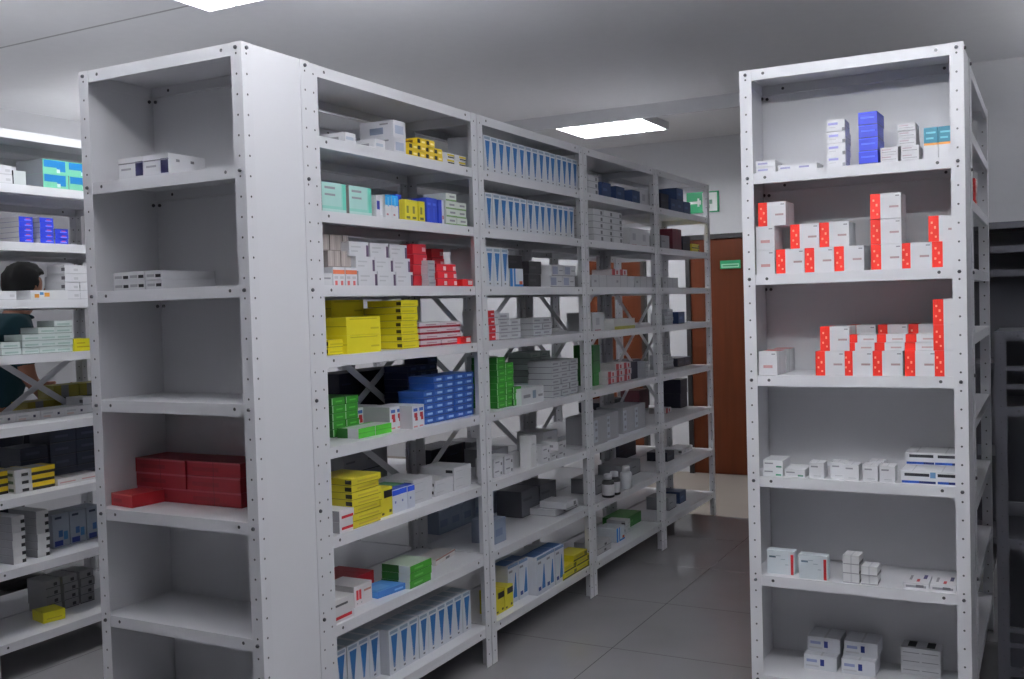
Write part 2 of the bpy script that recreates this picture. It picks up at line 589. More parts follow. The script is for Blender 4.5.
rack = shelving('low charcoal steel rack beside the unit with red and white boxes', (-.165, 3.66, 0), 0, .92, .40, [1.165, .92, .486, .063], H=1.165, dark=True, back=True, bolts=False)
for z in (1.045, .985, .60, .185, .135):
    bm = bmesh.new()
    bm_box(bm, .003, .917, .003, .016, z-.008, z+.008)
    link('rail', bm_mesh(bm, 'rail'), [DARK], rack)
shelving('taller charcoal steel rack against the wall behind the low charcoal rack', (-.36, 5.42, 0), 0, .92, .40, [1.63, 1.515, 1.40, .95, .5, .1], H=1.63, dark=True, back=True, bolts=False)

# ------------------------------------------------------------------ boxes
class Shelf:
    def __init__(s, unit, n, z, phrase, k=None):
        s.unit, s.n, s.z, s.phrase = unit, n, z+.0004, phrase
        if unit in ('cap', 'right'):
            o = Vector((0, (CY if unit == 'cap' else RY)+.004, 0))
            s.A, s.N, s.rot = Vector((1, 0, 0)), Vector((0, 1, 0)), 0
        elif unit == 'left':
            o = Vector((XL-.004, 0, 0))
            s.A, s.N, s.rot = Vector((0, 1, 0)), Vector((-1, 0, 0)), PI/2
        elif unit == 'leftback':
            o = Vector((XL-.312, 0, 0))
            s.A, s.N, s.rot = Vector((0, 1, 0)), Vector((-1, 0, 0)), PI/2
        elif unit == 'back':      # rear row, goods looked at from behind
            o = Vector((XF-.312, 0, 0))
            s.A, s.N, s.rot = Vector((0, 1, 0)), Vector((-1, 0, 0)), PI/2
        elif unit == 'edge':
            o = Vector((RX+RW-.005, 0, 0))
            s.A, s.N, s.rot = Vector((0, 1, 0)), Vector((-1, 0, 0)), PI/2
        else:
            o = Vector((XF-.004, 0, 0))
            s.A, s.N, s.rot = Vector((0, 1, 0)), Vector((-1, 0, 0)), PI/2
        s.o = o
        s.dmax = (.255 if unit in ('cap', 'right') else .289)
        if unit in ('cap', 'right'):
            x0, w_ = (CX, CW) if unit == 'cap' else (RX, RW)
            s.spans = [(x0+.005, x0+w_-.005)]
        elif unit == 'edge':
            s.spans = [(RY+RD+.03, RY+RD+.9)]
        else:
            s.spans = [(Y0+k*PW+.005, Y0+k*PW+.915) for k in range(4)]
            if unit in ('back', 'leftback'):
                s.spans = [(a+.001, b+.002) for a, b in s.spans]
            if k is not None:
                s.spans = [s.spans[k]]

ORD = ['', 'top', 'second', 'third', 'fourth', 'fifth', 'sixth', 'seventh', 'eighth', 'ninth', 'tenth', 'eleventh', 'twelfth', 'thirteenth', 'fourteenth', 'fifteenth', 'sixteenth']
COUNT = ['', 'first'] + ORD[2:]
SH = {}
for i in range(1, 7):
    SH['C%d' % (i+1)] = Shelf('cap', i, LC[i], '%s shelf of closed end' % ORD[i])
    SH['R%d' % (i+1)] = Shelf('right', i, LC[i], '%s shelf of lone unit' % ORD[i])
for i in range(1, 9):
    for b in range(4):
        SH['B%d%d' % (b+1, i+1)] = Shelf('row', i, LV[i], '%s shelf of %s' % (ORD[i], bay[b]), b)
    SH['L%d' % (i+1)] = Shelf('left', i, LV[i], '%s shelf across aisle' % ORD[i])
    SH['M%d' % (i+1)] = Shelf('leftback', i, LV[i], '%s shelf of far row' % ORD[i], 0)
    SH['K%d' % (i+1)] = Shelf('back', i, LV[i], '%s shelf of rear row' % ORD[i])
SH['E3'] = Shelf('edge', 2, LV[2], 'shelf seen edge-on')

KIND = {}
B = 'medicine_box'
class Kind:
    def __init__(s, key, name, desc, w, d, h, base, prints=(), wedge=None, mesh=None, cat='box'):
        if name == B:
            name = 'flat_carton' if h < .028 else 'upright_carton' if h > 1.3*w else 'medicine_box'
        s.name, s.desc, s.w, s.d, s.h, s.cat = name, desc, w, d, h, cat
        s.me = mesh or box_mesh(name, w, d, h, base, prints, wedge)
        KIND[key] = s
PLACED = []
def put(sh, key, px, py=None, d=.008, cols=1, rows=1, gap=.0015, base=0., rot=0., desc=None, jit=.6, t=None, lean=0):
    """px: image column of the near front corner of the first box; py: image row where it stands, for shelves seen from above"""
    S, K = SH[sh], KIND[key]
    if py is not None:
        p = at(px, py, 2, S.z+base)-S.o
        t, d = p.dot(S.A), p.dot(S.N)
        d = max(d, .006)
        t = None
    P0 = S.o+S.N*d+Vector((0, 0, S.z+base))
    t0 = solve_t(px, P0, S.A) if t is None else t
    if d > S.dmax-K.d-.004:
        d = S.dmax-K.d-.004
        P0 = S.o+S.N*d+Vector((0, 0, S.z+base))
        t0 = solve_t(px, P0, S.A) if t is None else t
    wid = cols*(K.w+gap)-gap
    sp = min(S.spans, key=lambda a: abs((a[0]+a[1])/2-t0-wid/2))
    if wid > sp[1]-sp[0]:
        raise ValueError(sh+key)
    t0 = min(max(t0, sp[0]), sp[1]-wid)
    rows = rows if isinstance(rows, (list, tuple)) else [rows]*cols
    for c in range(cols):
        for r in range(rows[c]):
            o = bpy.data.objects.new(K.name, K.me)
            COL.objects.link(o)
            tt = t0+c*(K.w+gap)
            jt = random.uniform(-1, 1)*gap*.3
            a = math.radians(rot+random.uniform(-jit, jit))
            o.location = S.o+S.A*(tt+jt)+S.N*(d+random.uniform(0, .004)*min(1, jit*2))+Vector((0, 0, S.z+base+r*(K.h+.0006)))
            o.rotation_euler = (0, 0, S.rot+a)
            o['category'] = K.cat
            PLACED.append((o, desc or K.desc, S.phrase, round(tt, 4), round(d, 3), r+int(base*1000), K))
    return t0+cols*(K.w+gap)

G1, G2, G3, G4 = (196, 196, 200), (150, 150, 156), (110, 110, 116), (70, 70, 76)
RED, DRED, YEL, GRE, BLU, NAV = (226, 48, 36), (150, 28, 36), (222, 208, 40), (62, 160, 44), (44, 70, 214), (26, 30, 74)
TXT = (128, 128, 138)
B = 'medicine_box'
#                    key, name, description, w, d, h, base colour, prints (thin dark base lines on plain kinds: painted shade between stacked boxes)
Kind('flatw', B, 'flat white carton', .058, .09, .018, WH, [('F', .1, .6, .35, .65, (140, 140, 180)), ('R', .0, 1, .47, .53, G1)])
Kind('whitedog', B, 'small white carton with dark corner', .052, .09, .0335, WH, [('F', .1, .62, .55, .75, (130, 130, 190)), ('F', .12, .5, .3, .38, G1), ('F', .84, 1, 0, .3, G3), ('R', 0, 1, .48, .52, G2)])
Kind('bluebox', B, 'bright blue carton', .052, .11, .0365, (34, 52, 184), [('F', 0, 1, 0, .07, (12, 18, 84)), ('R', 0, 1, 0, .07, (12, 18, 84)), ('F', .12, .85, .5, .62, (90, 116, 236)), ('F', 0, 1, .92, 1, (70, 96, 232)), ('R', .1, .9, .3, .7, (60, 80, 200))])  # dark base lines and light top strip paint in gap shade and highlight
Kind('greyflat', B, 'slim grey-white carton', .047, .09, .0205, (206, 206, 210), [('F', .08, .9, .3, .42, G2), ('F', .08, .6, .6, .75, (170, 150, 160))])
Kind('teal', B, 'teal and white carton', .036, .08, .086, WH, [('F', 0, 1, .5, 1, (14, 106, 128)), ('F', 0, 1, .43, .5, (226, 150, 60)), ('F', .15, .85, .8, .86, (120, 190, 205)), ('F', .15, .7, .62, .68, (120, 190, 205)), ('R', 0, 1, .5, 1, (14, 106, 128)), ('T', 0, 1, 0, 1, (14, 106, 128))])
redp = [('F', 0, .33, 0, 1, RED), ('F', .08, .14, .7, .78, (255, 190, 160)), ('F', .18, .24, .5, .6, (255, 180, 150)), ('F', .07, .13, .3, .38, (255, 180, 150)), ('F', .2, .26, .15, .22, (255, 180, 150)),
        ('F', .62, .92, .42, .5, (176, 150, 152)), ('F', .82, .95, .86, .91, G2), ('T', 0, .33, 0, 1, RED), ('R', .3, .34, 0, 1, G1)]
Kind('red', B, 'white carton with red band', .083, .11, .0715, WH, redp)
Kind('redthin', B, 'flat white carton with red band', .083, .06, .023, WH, [('F', 0, .35, 0, 1, RED), ('T', 0, .35, 0, 1, RED), ('F', .55, .9, .3, .5, (200, 170, 170))])
Kind('redside', B, 'white carton with small red print', .055, .11, .0715, WH, [('F', .25, .75, .3, .42, (200, 150, 150)), ('F', .7, .9, .86, .91, G2), ('R', .3, .35, 0, 1, G1), ('T', 0, 1, .5, 1, RED)])
Kind('greendot', B, 'small green-marked white carton', .06, .10, .0235, WH, [('F', .65, .92, .1, .3, (60, 140, 110)), ('F', .08, .5, .5, .68, G2)])
Kind('cube', B, 'small plain white carton', .042, .06, .046, WH, [('F', .12, .6, .7, .8, G2), ('F', .3, .8, .12, .18, G1), ('T', .48, .52, 0, 1, G1)])
Kind('boldblue', B, 'wide white carton with bold black lettering', .097, .13, .036, WH, [('F', .02, .5, .05, .24, (30, 80, 170)), ('F', .5, .95, .05, .24, (24, 40, 100)), ('F', .1, .78, .6, .84, (52, 52, 60)), ('F', .8, .95, .5, .95, (110, 150, 190)), ('T', .3, .33, 0, 1, G1)])
Kind('curve', B, 'upright pale blue carton with red bar', .083, .035, .072, (212, 220, 226), [('F', .86, .96, 0, .86, (190, 36, 44)), ('F', .08, .32, .68, .76, (90, 110, 125)), ('F', .32, .5, .76, .79, (160, 176, 186)), ('F', .5, .66, .62, .65, (160, 176, 186)), ('F', .66, .78, .4, .43, (160, 176, 186))])
Kind('flatred', B, 'flat white carton with red and navy marks', .068, .10, .019, WH, [('T', .5, .62, .15, .45, (190, 50, 60)), ('T', .72, .86, .5, .95, (50, 50, 110)), ('T', .2, .3, .3, .8, G2), ('F', .1, .9, .25, .6, G2), ('F', .5, .8, .3, .7, G3)])
Kind('arrow', B, 'white carton with dark blue arrow', .098, .10, .045, (214, 216, 222), [('F', .08, .4, .5, .7, (150, 160, 200)), ('F', .5, .62, .3, .75, (30, 50, 130)), ('F', .05, .45, .2, .3, G1), ('T', .5, .56, 0, 1, G1)])
Kind('blacktop', B, 'small carton with black top', .058, .07, .026, WH, [('T', .3, .7, .25, 1, (28, 28, 34)), ('F', .1, .9, .42, .5, G2)])
Kind('wrap', B, 'small rounded white pack', .046, .06, .0265, (216, 216, 218), [('F', 0, 1, 0, .1, G2), ('F', .45, .55, .1, 1, G1), ('T', .45, .55, 0, 1, G1), ('R', 0, 1, 0, .3, G3)])
Kind('navypk', B, 'small navy carton', .064, .10, .0225, (26, 36, 78), [('F', .3, .8, .35, .7, (60, 76, 120)), ('F', 0, 1, 0, .1, (12, 18, 44))])  # thin base line is painted gap shade
Kind('navyblock', B, 'white carton with navy block', .094, .13, .056, (216, 216, 220), [('F', .68, .98, .08, .78, (24, 24, 60)), ('F', .0, 1, .70, .76, G3), ('F', .1, .5, .4, .5, G2), ('R', .2, .3, .62, .75, G3), ('R', .6, .7, .62, .75, G3)])
Kind('darkend', B, 'slim black-marked white carton', .060, .20, .0245, (206, 206, 210), [('F', .62, .95, .25, .6, (26, 26, 32)), ('F', .08, .55, .3, .6, (160, 160, 165))])
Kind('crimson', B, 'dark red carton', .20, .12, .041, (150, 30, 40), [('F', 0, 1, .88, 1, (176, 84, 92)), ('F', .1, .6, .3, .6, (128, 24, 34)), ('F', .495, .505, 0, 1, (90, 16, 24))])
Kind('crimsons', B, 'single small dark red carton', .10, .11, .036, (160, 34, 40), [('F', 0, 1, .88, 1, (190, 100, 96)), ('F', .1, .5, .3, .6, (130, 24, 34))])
# long row
Kind('openw', B, 'low white carton', .052, .115, .03, WH, [('F', .1, .8, .3, .6, (186, 196, 210)), ('L', .2, .6, .3, .6, G2)])
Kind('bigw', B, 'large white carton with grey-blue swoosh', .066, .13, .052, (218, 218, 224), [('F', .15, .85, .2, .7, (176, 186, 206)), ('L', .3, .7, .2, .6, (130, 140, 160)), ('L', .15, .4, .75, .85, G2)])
Kind('yelblk', B, 'small yellow and black carton', .05, .09, .021, (222, 190, 40), [('F', .0, .35, .2, .8, (40, 36, 24)), ('F', .5, .9, .3, .6, (250, 230, 160)), ('T', .3, .7, 0, 1, (60, 50, 30)), ('L', .2, .8, .3, .7, (120, 90, 20))])
Kind('yelwh', B, 'white carton with yellow stripe', .075, .09, .018, WH, [('F', .4, 1, .5, .85, (220, 196, 40)), ('F', .45, 1, .15, .4, (40, 36, 30)), ('T', .4, .7, 0, 1, (220, 196, 40))])
MINT = (150, 214, 200)
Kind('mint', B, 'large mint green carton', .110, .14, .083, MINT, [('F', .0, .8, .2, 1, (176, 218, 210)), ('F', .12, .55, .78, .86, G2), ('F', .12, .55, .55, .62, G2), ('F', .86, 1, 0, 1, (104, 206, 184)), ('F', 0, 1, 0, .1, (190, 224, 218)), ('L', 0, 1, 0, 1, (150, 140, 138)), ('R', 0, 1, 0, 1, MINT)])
Kind('navstrip', B, 'slim white carton with navy strip', .034, .10, .066, WH, [('F', .1, .55, .35, .75, (50, 60, 160)), ('F', .6, .9, .1, .9, (236, 236, 240))])
Kind('sky', B, 'white carton with sky blue top', .034, .10, .072, WH, [('F', 0, 1, .56, 1, (40, 160, 226)), ('F', .4, .6, .5, .9, (110, 190, 236)), ('F', .2, .5, .12, .2, (190, 130, 140)), ('T', 0, 1, 0, 1, (40, 160, 226))])
Kind('royal', B, 'upright royal blue carton', .032, .10, .082, (40, 64, 176), [('F', .2, .8, .7, .8, (80, 104, 206)), ('F', .3, .5, .15, .6, (60, 84, 196))])
Kind('royalw', B, 'upright royal blue carton with white edge', .034, .10, .080, (40, 64, 176), [('F', .6, 1, 0, 1, WH), ('F', .7, .9, .2, .35, (200, 60, 60))])
Kind('yelup', B, 'upright yellow carton', .036, .09, .066, (218, 204, 50), [('F', .25, .6, .35, .7, (120, 120, 50)), ('F', .2, .8, .08, .2, (90, 90, 40))])
Kind('whgreen', B, 'slim white carton with green line', .068, .09, .0265, (214, 220, 212), [('F', .0, 1, 0, .2, (130, 170, 110)), ('F', .35, .85, .45, .7, G2)])
Kind('orange', B, 'narrow orange-banded white carton', .028, .10, .052, WH, [('F', 0, 1, .62, .85, (224, 120, 80)), ('F', .3, .7, .0, .25, (210, 100, 100)), ('F', .2, .8, .35, .5, G1)])
Kind('taupe', B, 'narrow taupe carton', .028, .10, .048, (172, 162, 158), [('F', 0, 1, 0, .06, (120, 112, 110)), ('F', .42, .58, .1, 1, (190, 180, 176))])
Kind('pile', B, 'white carton with purple corner', .094, .11, .043, (218, 218, 222), [('F', .88, 1, 0, .8, (80, 60, 90)), ('F', .1, .6, .6, .7, G1), ('F', .1, .45, .3, .4, G1)])
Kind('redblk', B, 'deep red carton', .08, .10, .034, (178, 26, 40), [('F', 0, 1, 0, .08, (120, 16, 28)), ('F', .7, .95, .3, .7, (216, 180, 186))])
Kind('redlab', B, 'red carton with white label', .062, .10, .0245, (206, 36, 48), [('F', .7, 1, .15, .7, (240, 226, 226)), ('F', 0, 1, 0, .08, (140, 16, 28))])
Kind('greys', B, 'small grey carton', .042, .08, .0205, (176, 178, 184), [('F', .1, .9, .35, .6, G2)])
Kind('redlone', B, 'flat bright red carton', .07, .08, .024, (214, 32, 36), [('F', .55, .95, .2, .8, (244, 226, 226))])
Kind('yelbig', B, 'bright yellow carton', .17, .10, .053, YEL, [('F', .1, .9, .86, .92, (186, 172, 30)), ('F', .7, .95, .3, .4, (190, 176, 30)), ('L', .0, 1, .48, .52, (160, 148, 26))])
Kind('yelthin', B, 'slim bright yellow carton', .095, .13, .0215, YEL, [('F', .1, .8, .3, .5, (198, 184, 34)), ('F', 0, 1, 0, .08, (150, 138, 24)), ('L', 0, .14, .25, .75, (60, 54, 20)), ('L', 0, 1, 0, .1, (150, 138, 24))])
Kind('dredwh', B, 'white carton with dark red stripe', .128, .10, .0195, (214, 210, 214), [('F', 0, 1, .0, .36, (150, 26, 44)), ('F', .3, .8, .5, .7, (180, 150, 160)), ('L', 0, 1, 0, .36, (150, 26, 44))])
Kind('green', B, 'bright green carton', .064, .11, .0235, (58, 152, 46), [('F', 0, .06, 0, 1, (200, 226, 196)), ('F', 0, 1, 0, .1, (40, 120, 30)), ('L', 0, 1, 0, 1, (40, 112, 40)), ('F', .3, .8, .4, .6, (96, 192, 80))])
Kind('greenflat', B, 'flat green carton with white end', .085, .08, .03, (74, 172, 50), [('L', 0, .5, 0, 1, WH), ('L', .5, 1, 0, 1, (44, 118, 44)), ('F', 0, 1, .48, .52, (44, 120, 36)), ('T', 0, 1, 0, .8, (206, 216, 206))])
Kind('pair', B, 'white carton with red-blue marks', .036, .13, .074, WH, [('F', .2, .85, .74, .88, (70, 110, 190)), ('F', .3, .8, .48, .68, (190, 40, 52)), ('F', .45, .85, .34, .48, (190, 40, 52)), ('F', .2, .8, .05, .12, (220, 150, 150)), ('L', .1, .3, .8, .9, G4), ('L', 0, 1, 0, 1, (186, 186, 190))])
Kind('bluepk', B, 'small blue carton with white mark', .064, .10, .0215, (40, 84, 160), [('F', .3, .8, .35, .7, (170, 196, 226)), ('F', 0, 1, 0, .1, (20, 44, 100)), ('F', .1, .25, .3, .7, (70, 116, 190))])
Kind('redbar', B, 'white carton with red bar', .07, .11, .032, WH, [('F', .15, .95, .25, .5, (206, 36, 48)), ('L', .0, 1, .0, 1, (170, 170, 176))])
Kind('yelseal', B, 'yellow carton with black seal', .14, .15, .0205, (216, 202, 56), [('L', 0, .16, .2, .8, (36, 34, 30)), ('F', .2, .9, .35, .6, (196, 176, 60)), ('F', 0, 1, 0, .08, (150, 136, 30)), ('L', 0, 1, 0, .08, (130, 120, 30))])
Kind('yelblack', B, 'upright yellow carton with black label', .066, .07, .088, (218, 204, 48), [('F', .3, 1, .64, .9, (30, 28, 30)), ('F', .1, .3, .06, .14, (90, 80, 20)), ('F', .7, .9, .1, .2, (90, 80, 20)), ('L', 0, 1, 0, 1, (190, 176, 40))])
Kind('bluetop', B, 'upright white carton with blue top', .041, .12, .074, (214, 218, 230), [('F', 0, 1, .74, .96, (44, 84, 206)), ('F', .3, .5, .4, .5, (120, 130, 180)), ('T', 0, 1, 0, .3, (44, 84, 206)), ('T', 0, 1, .3, 1, (90, 150, 110))])
Kind('dot', B, 'flat white carton with black dot', .115, .14, .026, (212, 212, 216), [('L', .05, .25, .3, .7, (40, 40, 46)), ('F', .1, .5, .4, .5, G1)])
Kind('redtext', B, 'white carton with black print and red bar', .10, .11, .066, (220, 218, 220), [('F', .1, .9, .12, .26, (206, 36, 48)), ('F', .12, .72, .68, .78, (90, 90, 96)), ('F', .06, .10, .5, .86, G4)])
Kind('redicon', B, 'white carton with square red icon', .09, .11, .062, (222, 218, 220), [('F', .12, .4, .3, .78, (196, 40, 52)), ('F', .24, .28, .3, .78, (230, 190, 190)), ('F', .55, .95, .6, .7, (190, 130, 120)), ('F', .15, .2, .1, .16, G2), ('F', .38, .43, .1, .16, G2)])
Kind('redtop', B, 'flat red carton', .05, .14, .052, (190, 40, 50), [('F', .3, .6, .2, .5, (230, 170, 170)), ('L', .1, .2, .3, .6, (230, 170, 170)), ('L', 0, 1, 0, .5, (110, 20, 30))])
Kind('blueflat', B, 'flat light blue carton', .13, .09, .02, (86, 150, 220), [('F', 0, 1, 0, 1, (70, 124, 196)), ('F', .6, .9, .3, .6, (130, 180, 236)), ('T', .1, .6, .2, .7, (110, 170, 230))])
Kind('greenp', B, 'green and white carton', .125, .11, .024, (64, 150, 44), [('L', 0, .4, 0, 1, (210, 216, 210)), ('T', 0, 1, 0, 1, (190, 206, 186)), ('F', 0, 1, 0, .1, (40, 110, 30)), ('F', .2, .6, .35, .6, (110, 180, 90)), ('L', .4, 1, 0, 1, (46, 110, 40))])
Kind('brownflat', B, 'flat white carton with brown edge', .17, .08, .02, (220, 216, 214), [('F', 0, 1, .75, 1, (140, 80, 70)), ('F', .5, .7, .1, .5, G3), ('L', .2, .6, .2, .6, G3)])
WBLU = (40, 112, 178)
wp = [('F', .28, .8, .14, .86, WBLU), ('F', .1, .9, .9, .97, (150, 166, 184)), ('T', .1, .9, .05, .5, (170, 186, 200)), ('F', .4, .6, .05, .09, G3), ('L', 0, 1, 0, 1, (206, 208, 214))]
wd = [(.28, .14, .53), (.8, .14, .55), (.28, .86, .22), (.8, .86, .86)]
Kind('wedge', B, 'tall white carton with blue blade', .0555, .15, .142, (218, 220, 226), wp, wd)
Kind('wedges', B, 'tall white carton with blue blade', .0545, .15, .132, (218, 220, 226), wp, wd)
Kind('black', B, 'black-topped carton', .11, .10, .05, (34, 32, 36), [('F', .1, .6, .4, .6, (60, 56, 60))])
Kind('whblue', B, 'white and blue carton with orange corner', .105, .10, .068, (220, 224, 230), [('F', 0, .2, 0, 1, (40, 130, 206)), ('F', .3, .42, 0, 1, (40, 130, 206)), ('F', .7, .95, .12, .3, (220, 90, 50)), ('F', .42, 1, 0, .12, (40, 130, 206))])
Kind('whlab', B, 'white carton with grey-blue label', .12, .13, .045, (214, 214, 218), [('F', .06, .5, .15, .85, (160, 166, 190)), ('F', .6, .9, .45, .55, G2), ('F', 0, 1, .0, .05, G3)])
Kind('reds', B, 'small red and white carton', .075, .11, .0275, WH, [('F', 0, .65, 0, 1, (206, 36, 44)), ('F', .3, .6, .4, .6, (240, 220, 220)), ('F', .0, 1, 0, .08, G2)])
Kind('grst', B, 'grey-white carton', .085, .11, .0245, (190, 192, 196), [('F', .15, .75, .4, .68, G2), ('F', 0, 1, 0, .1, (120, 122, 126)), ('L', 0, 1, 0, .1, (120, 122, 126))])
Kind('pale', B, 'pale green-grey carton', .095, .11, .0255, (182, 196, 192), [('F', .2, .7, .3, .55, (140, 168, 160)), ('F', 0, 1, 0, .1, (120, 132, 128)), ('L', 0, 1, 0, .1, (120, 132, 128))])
Kind('clover', B, 'white carton with grey print', .20, .12, .062, (214, 216, 220), [('F', .1, .4, .4, .6, G2), ('F', .5, .65, .3, .8, (140, 160, 180)), ('F', .75, .95, .35, .5, G2)])
Kind('tallw', B, 'tall plain white carton', .05, .05, .125, (224, 224, 226), [('F', .2, .7, .7, .75, G1)])
Kind('wsmall', B, 'small white carton', .07, .08, .034, (214, 214, 218), [('F', .15, .6, .5, .65, G2), ('F', .75, .9, .15, .45, G3), ('L', .3, .6, .3, .6, G2)])
Kind('darkg', B, 'dark grey carton', .16, .12, .11, (104, 104, 112), [('F', .1, .6, .6, .7, (84, 84, 92)), ('F', 0, 1, 0, .03, (60, 60, 64))])
Kind('bluegrey', B, 'blue-grey carton', .09, .10, .09, (146, 158, 180), [('F', .1, .7, .3, .6, (120, 136, 166))])
Kind('swan', B, 'tall white carton with blue sail print', .083, .12, .152, (216, 220, 228), [('F', .5, .85, .12, .75, (36, 120, 190)), ('F', .12, .4, .1, .2, (60, 80, 150)), ('F', .1, .45, .8, .86, G2), ('L', 0, 1, 0, 1, (204, 206, 214)), ('T', 0, 1, .1, .6, (70, 110, 170)), ('F', .0, 1, .92, 1, (120, 150, 190))], [(.5, .75, .72), (.85, .75, .78)])
Kind('yelflat', B, 'flat yellow carton', .14, .09, .026, (214, 200, 44), [('F', 0, 1, .0, .25, (90, 90, 40)), ('F', .2, .7, .45, .7, (190, 180, 70)), ('F', .8, 1, .3, .8, (120, 120, 50))])
Kind('dkblue', B, 'dark blue carton', .11, .12, .066, (40, 62, 104), [('F', .15, .6, .4, .6, (70, 92, 134)), ('F', .0, 1, 0, .06, (20, 30, 50))])
Kind('dknavy', B, 'dark navy carton', .13, .12, .085, (28, 30, 52), [('F', .1, .5, .5, .6, (50, 54, 84)), ('F', 0, 1, .48, .52, (18, 18, 30)), ('F', .8, .84, 0, 1, (60, 40, 60))])
Kind('maroon', B, 'maroon carton', .15, .12, .115, (96, 28, 44), [('F', .3, .35, 0, 1, (70, 18, 30)), ('F', .7, .75, 0, 1, (70, 18, 30))])
Kind('whstk', B, 'white carton with dark end patch', .115, .12, .029, (208, 208, 212), [('F', .72, .92, .2, .75, G3), ('F', 0, 1, 0, .1, G2), ('L', 0, 1, 0, .1, G2)])
Kind('whpair', B, 'large white carton', .14, .13, .085, (206, 206, 210), [('F', .3, .6, .3, .7, (176, 176, 184)), ('F', .2, .7, .0, .06, (170, 120, 130))])
Kind('longw', B, 'wide low grey-white carton', .26, .13, .055, (196, 196, 200), [('F', .3, .32, 0, 1, G2), ('F', .64, .66, 0, 1, G2), ('F', .1, .2, .4, .6, G2)])
Kind('redwh', B, 'red and white carton', .10, .10, .03, (210, 204, 206), [('F', .1, .45, 0, 1, (176, 44, 54)), ('F', .6, .8, .2, .8, (176, 44, 54)), ('F', 0, 1, 0, .08, G3)])
Kind('greent', B, 'tall green carton', .08, .10, .19, (56, 128, 60), [('F', 0, 1, .3, .32, (36, 92, 40)), ('F', 0, 1, .6, .62, (36, 92, 40))])
Kind('greylong', B, 'grey carton with ribbed label', .15, .14, .125, (176, 176, 182), [('F', 0, .3, .1, .9, (196, 200, 210)), ('F', .1, .25, .2, .3, G2), ('F', .1, .25, .5, .6, G2), ('F', .1, .25, .7, .8, G2)])
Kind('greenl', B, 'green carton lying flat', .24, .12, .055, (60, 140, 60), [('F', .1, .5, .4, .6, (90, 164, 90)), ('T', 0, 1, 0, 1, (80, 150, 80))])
Kind('flatlong', B, 'long flat white carton', .16, .12, .026, (206, 206, 210), [('F', .5, .65, .2, .6, G3), ('F', 0, 1, 0, .1, G2), ('L', .3, .5, .2, .7, G3)])
Kind('yelline', B, 'white carton with yellow base', .26, .12, .05, (206, 206, 204), [('F', 0, 1, 0, .3, (170, 164, 50))])
# left rack
MB = (116, 192, 160)
Kind('mintblue', B, 'green and blue patterned carton', .11, .15, .053, MB, [('F', .05, .55, .45, .95, (28, 120, 182)), ('F', .55, .9, .2, .95, (28, 120, 182)), ('F', .55, .68, .1, .35, (210, 230, 230)), ('L', 0, 1, 0, 1, (170, 172, 174)), ('T', 0, 1, 0, 1, (160, 180, 176))])
Kind('bw', B, 'carton with black and white end', .05, .12, .05, (60, 150, 190), [('L', 0, .72, 0, 1, (34, 36, 44)), ('L', .72, .96, .1, .9, (236, 236, 240)), ('F', 0, 1, 0, 1, (200, 206, 206))])
Kind('bluewh', B, 'blue carton with white side', .058, .105, .0185, (42, 64, 196), [('L', 0, 1, 0, 1, (206, 204, 208)), ('F', .4, .9, .25, .5, (120, 130, 236)), ('F', .5, .8, .5, .7, (190, 60, 110)), ('L', 0, 1, 0, .08, G2)])
Kind('wst', B, 'white carton', .066, .10, .032, (220, 220, 224), [('F', .6, .9, .3, .6, G1), ('L', 0, .2, .3, .7, G3), ('F', 0, 1, 0, .08, G1)])
Kind('orangedot', B, 'flat white carton with orange dots', .16, .10, .034, (224, 224, 226), [('F', .1, .22, .2, .6, (224, 150, 60)), ('F', .36, .5, .3, .75, (228, 160, 70)), ('F', .24, .34, .5, .8, (80, 140, 190))])
Kind('gg', B, 'pale grey-green carton', .078, .10, .0235, (204, 214, 212), [('F', .15, .85, .3, .55, (160, 184, 178)), ('F', 0, 1, 0, .1, (130, 146, 142)), ('L', 0, 1, 0, .1, (130, 146, 142))])
Kind('yells', B, 'yellow carton with fine print', .085, .10, .048, (206, 196, 30), [('F', .15, .85, .3, .4, (170, 150, 30)), ('F', .15, .6, .6, .7, (170, 150, 30))])
Kind('flatdot', B, 'low white carton with dark dot', .105, .12, .032, (222, 220, 222), [('F', .7, .8, .3, .6, (60, 60, 90)), ('F', .1, .5, .5, .7, G1), ('F', .1, .4, .15, .35, (214, 190, 186))])
Kind('yb', B, 'yellow carton with black base', .11, .11, .028, (222, 190, 34), [('F', 0, 1, 0, .38, (50, 46, 40)), ('L', 0, .5, 0, 1, (190, 160, 40)), ('T', .1, .7, 0, 1, (190, 188, 180))])
Kind('wb', B, 'white carton with black end', .07, .10, .028, (206, 206, 208), [('F', .4, .8, .1, .5, (50, 50, 52)), ('L', .1, .4, .2, .6, (90, 110, 90))])
Kind('flatpink', B, 'flat white carton with pink line', .10, .12, .024, (222, 218, 218), [('F', .1, .8, .3, .5, (206, 160, 158))])
Kind('whd', B, 'white carton with black side dots', .052, .16, .0285, (222, 222, 222), [('F', .7, 1, 0, .45, (46, 46, 50)), ('L', 0, 1, 0, 1, (178, 178, 184)), ('L', 0, 1, 0, .08, G2)])
Kind('bluesq', B, 'upright grey carton with blue squares', .075, .10, .13, (150, 158, 170), [('F', .1, .6, .04, .2, (30, 50, 130)), ('F', .35, .6, .3, .5, (50, 96, 150)), ('F', .65, .9, .2, .45, (60, 120, 170)), ('F', .15, .55, .85, .92, (50, 60, 80))])
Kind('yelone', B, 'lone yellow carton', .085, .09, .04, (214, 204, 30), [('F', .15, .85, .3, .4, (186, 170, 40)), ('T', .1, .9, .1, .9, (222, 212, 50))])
Kind('greyd', B, 'grey carton with dark dots', .065, .11, .032, (150, 150, 154), [('F', .55, .8, .2, .6, (60, 60, 64)), ('F', 0, 1, 0, .08, G4)])
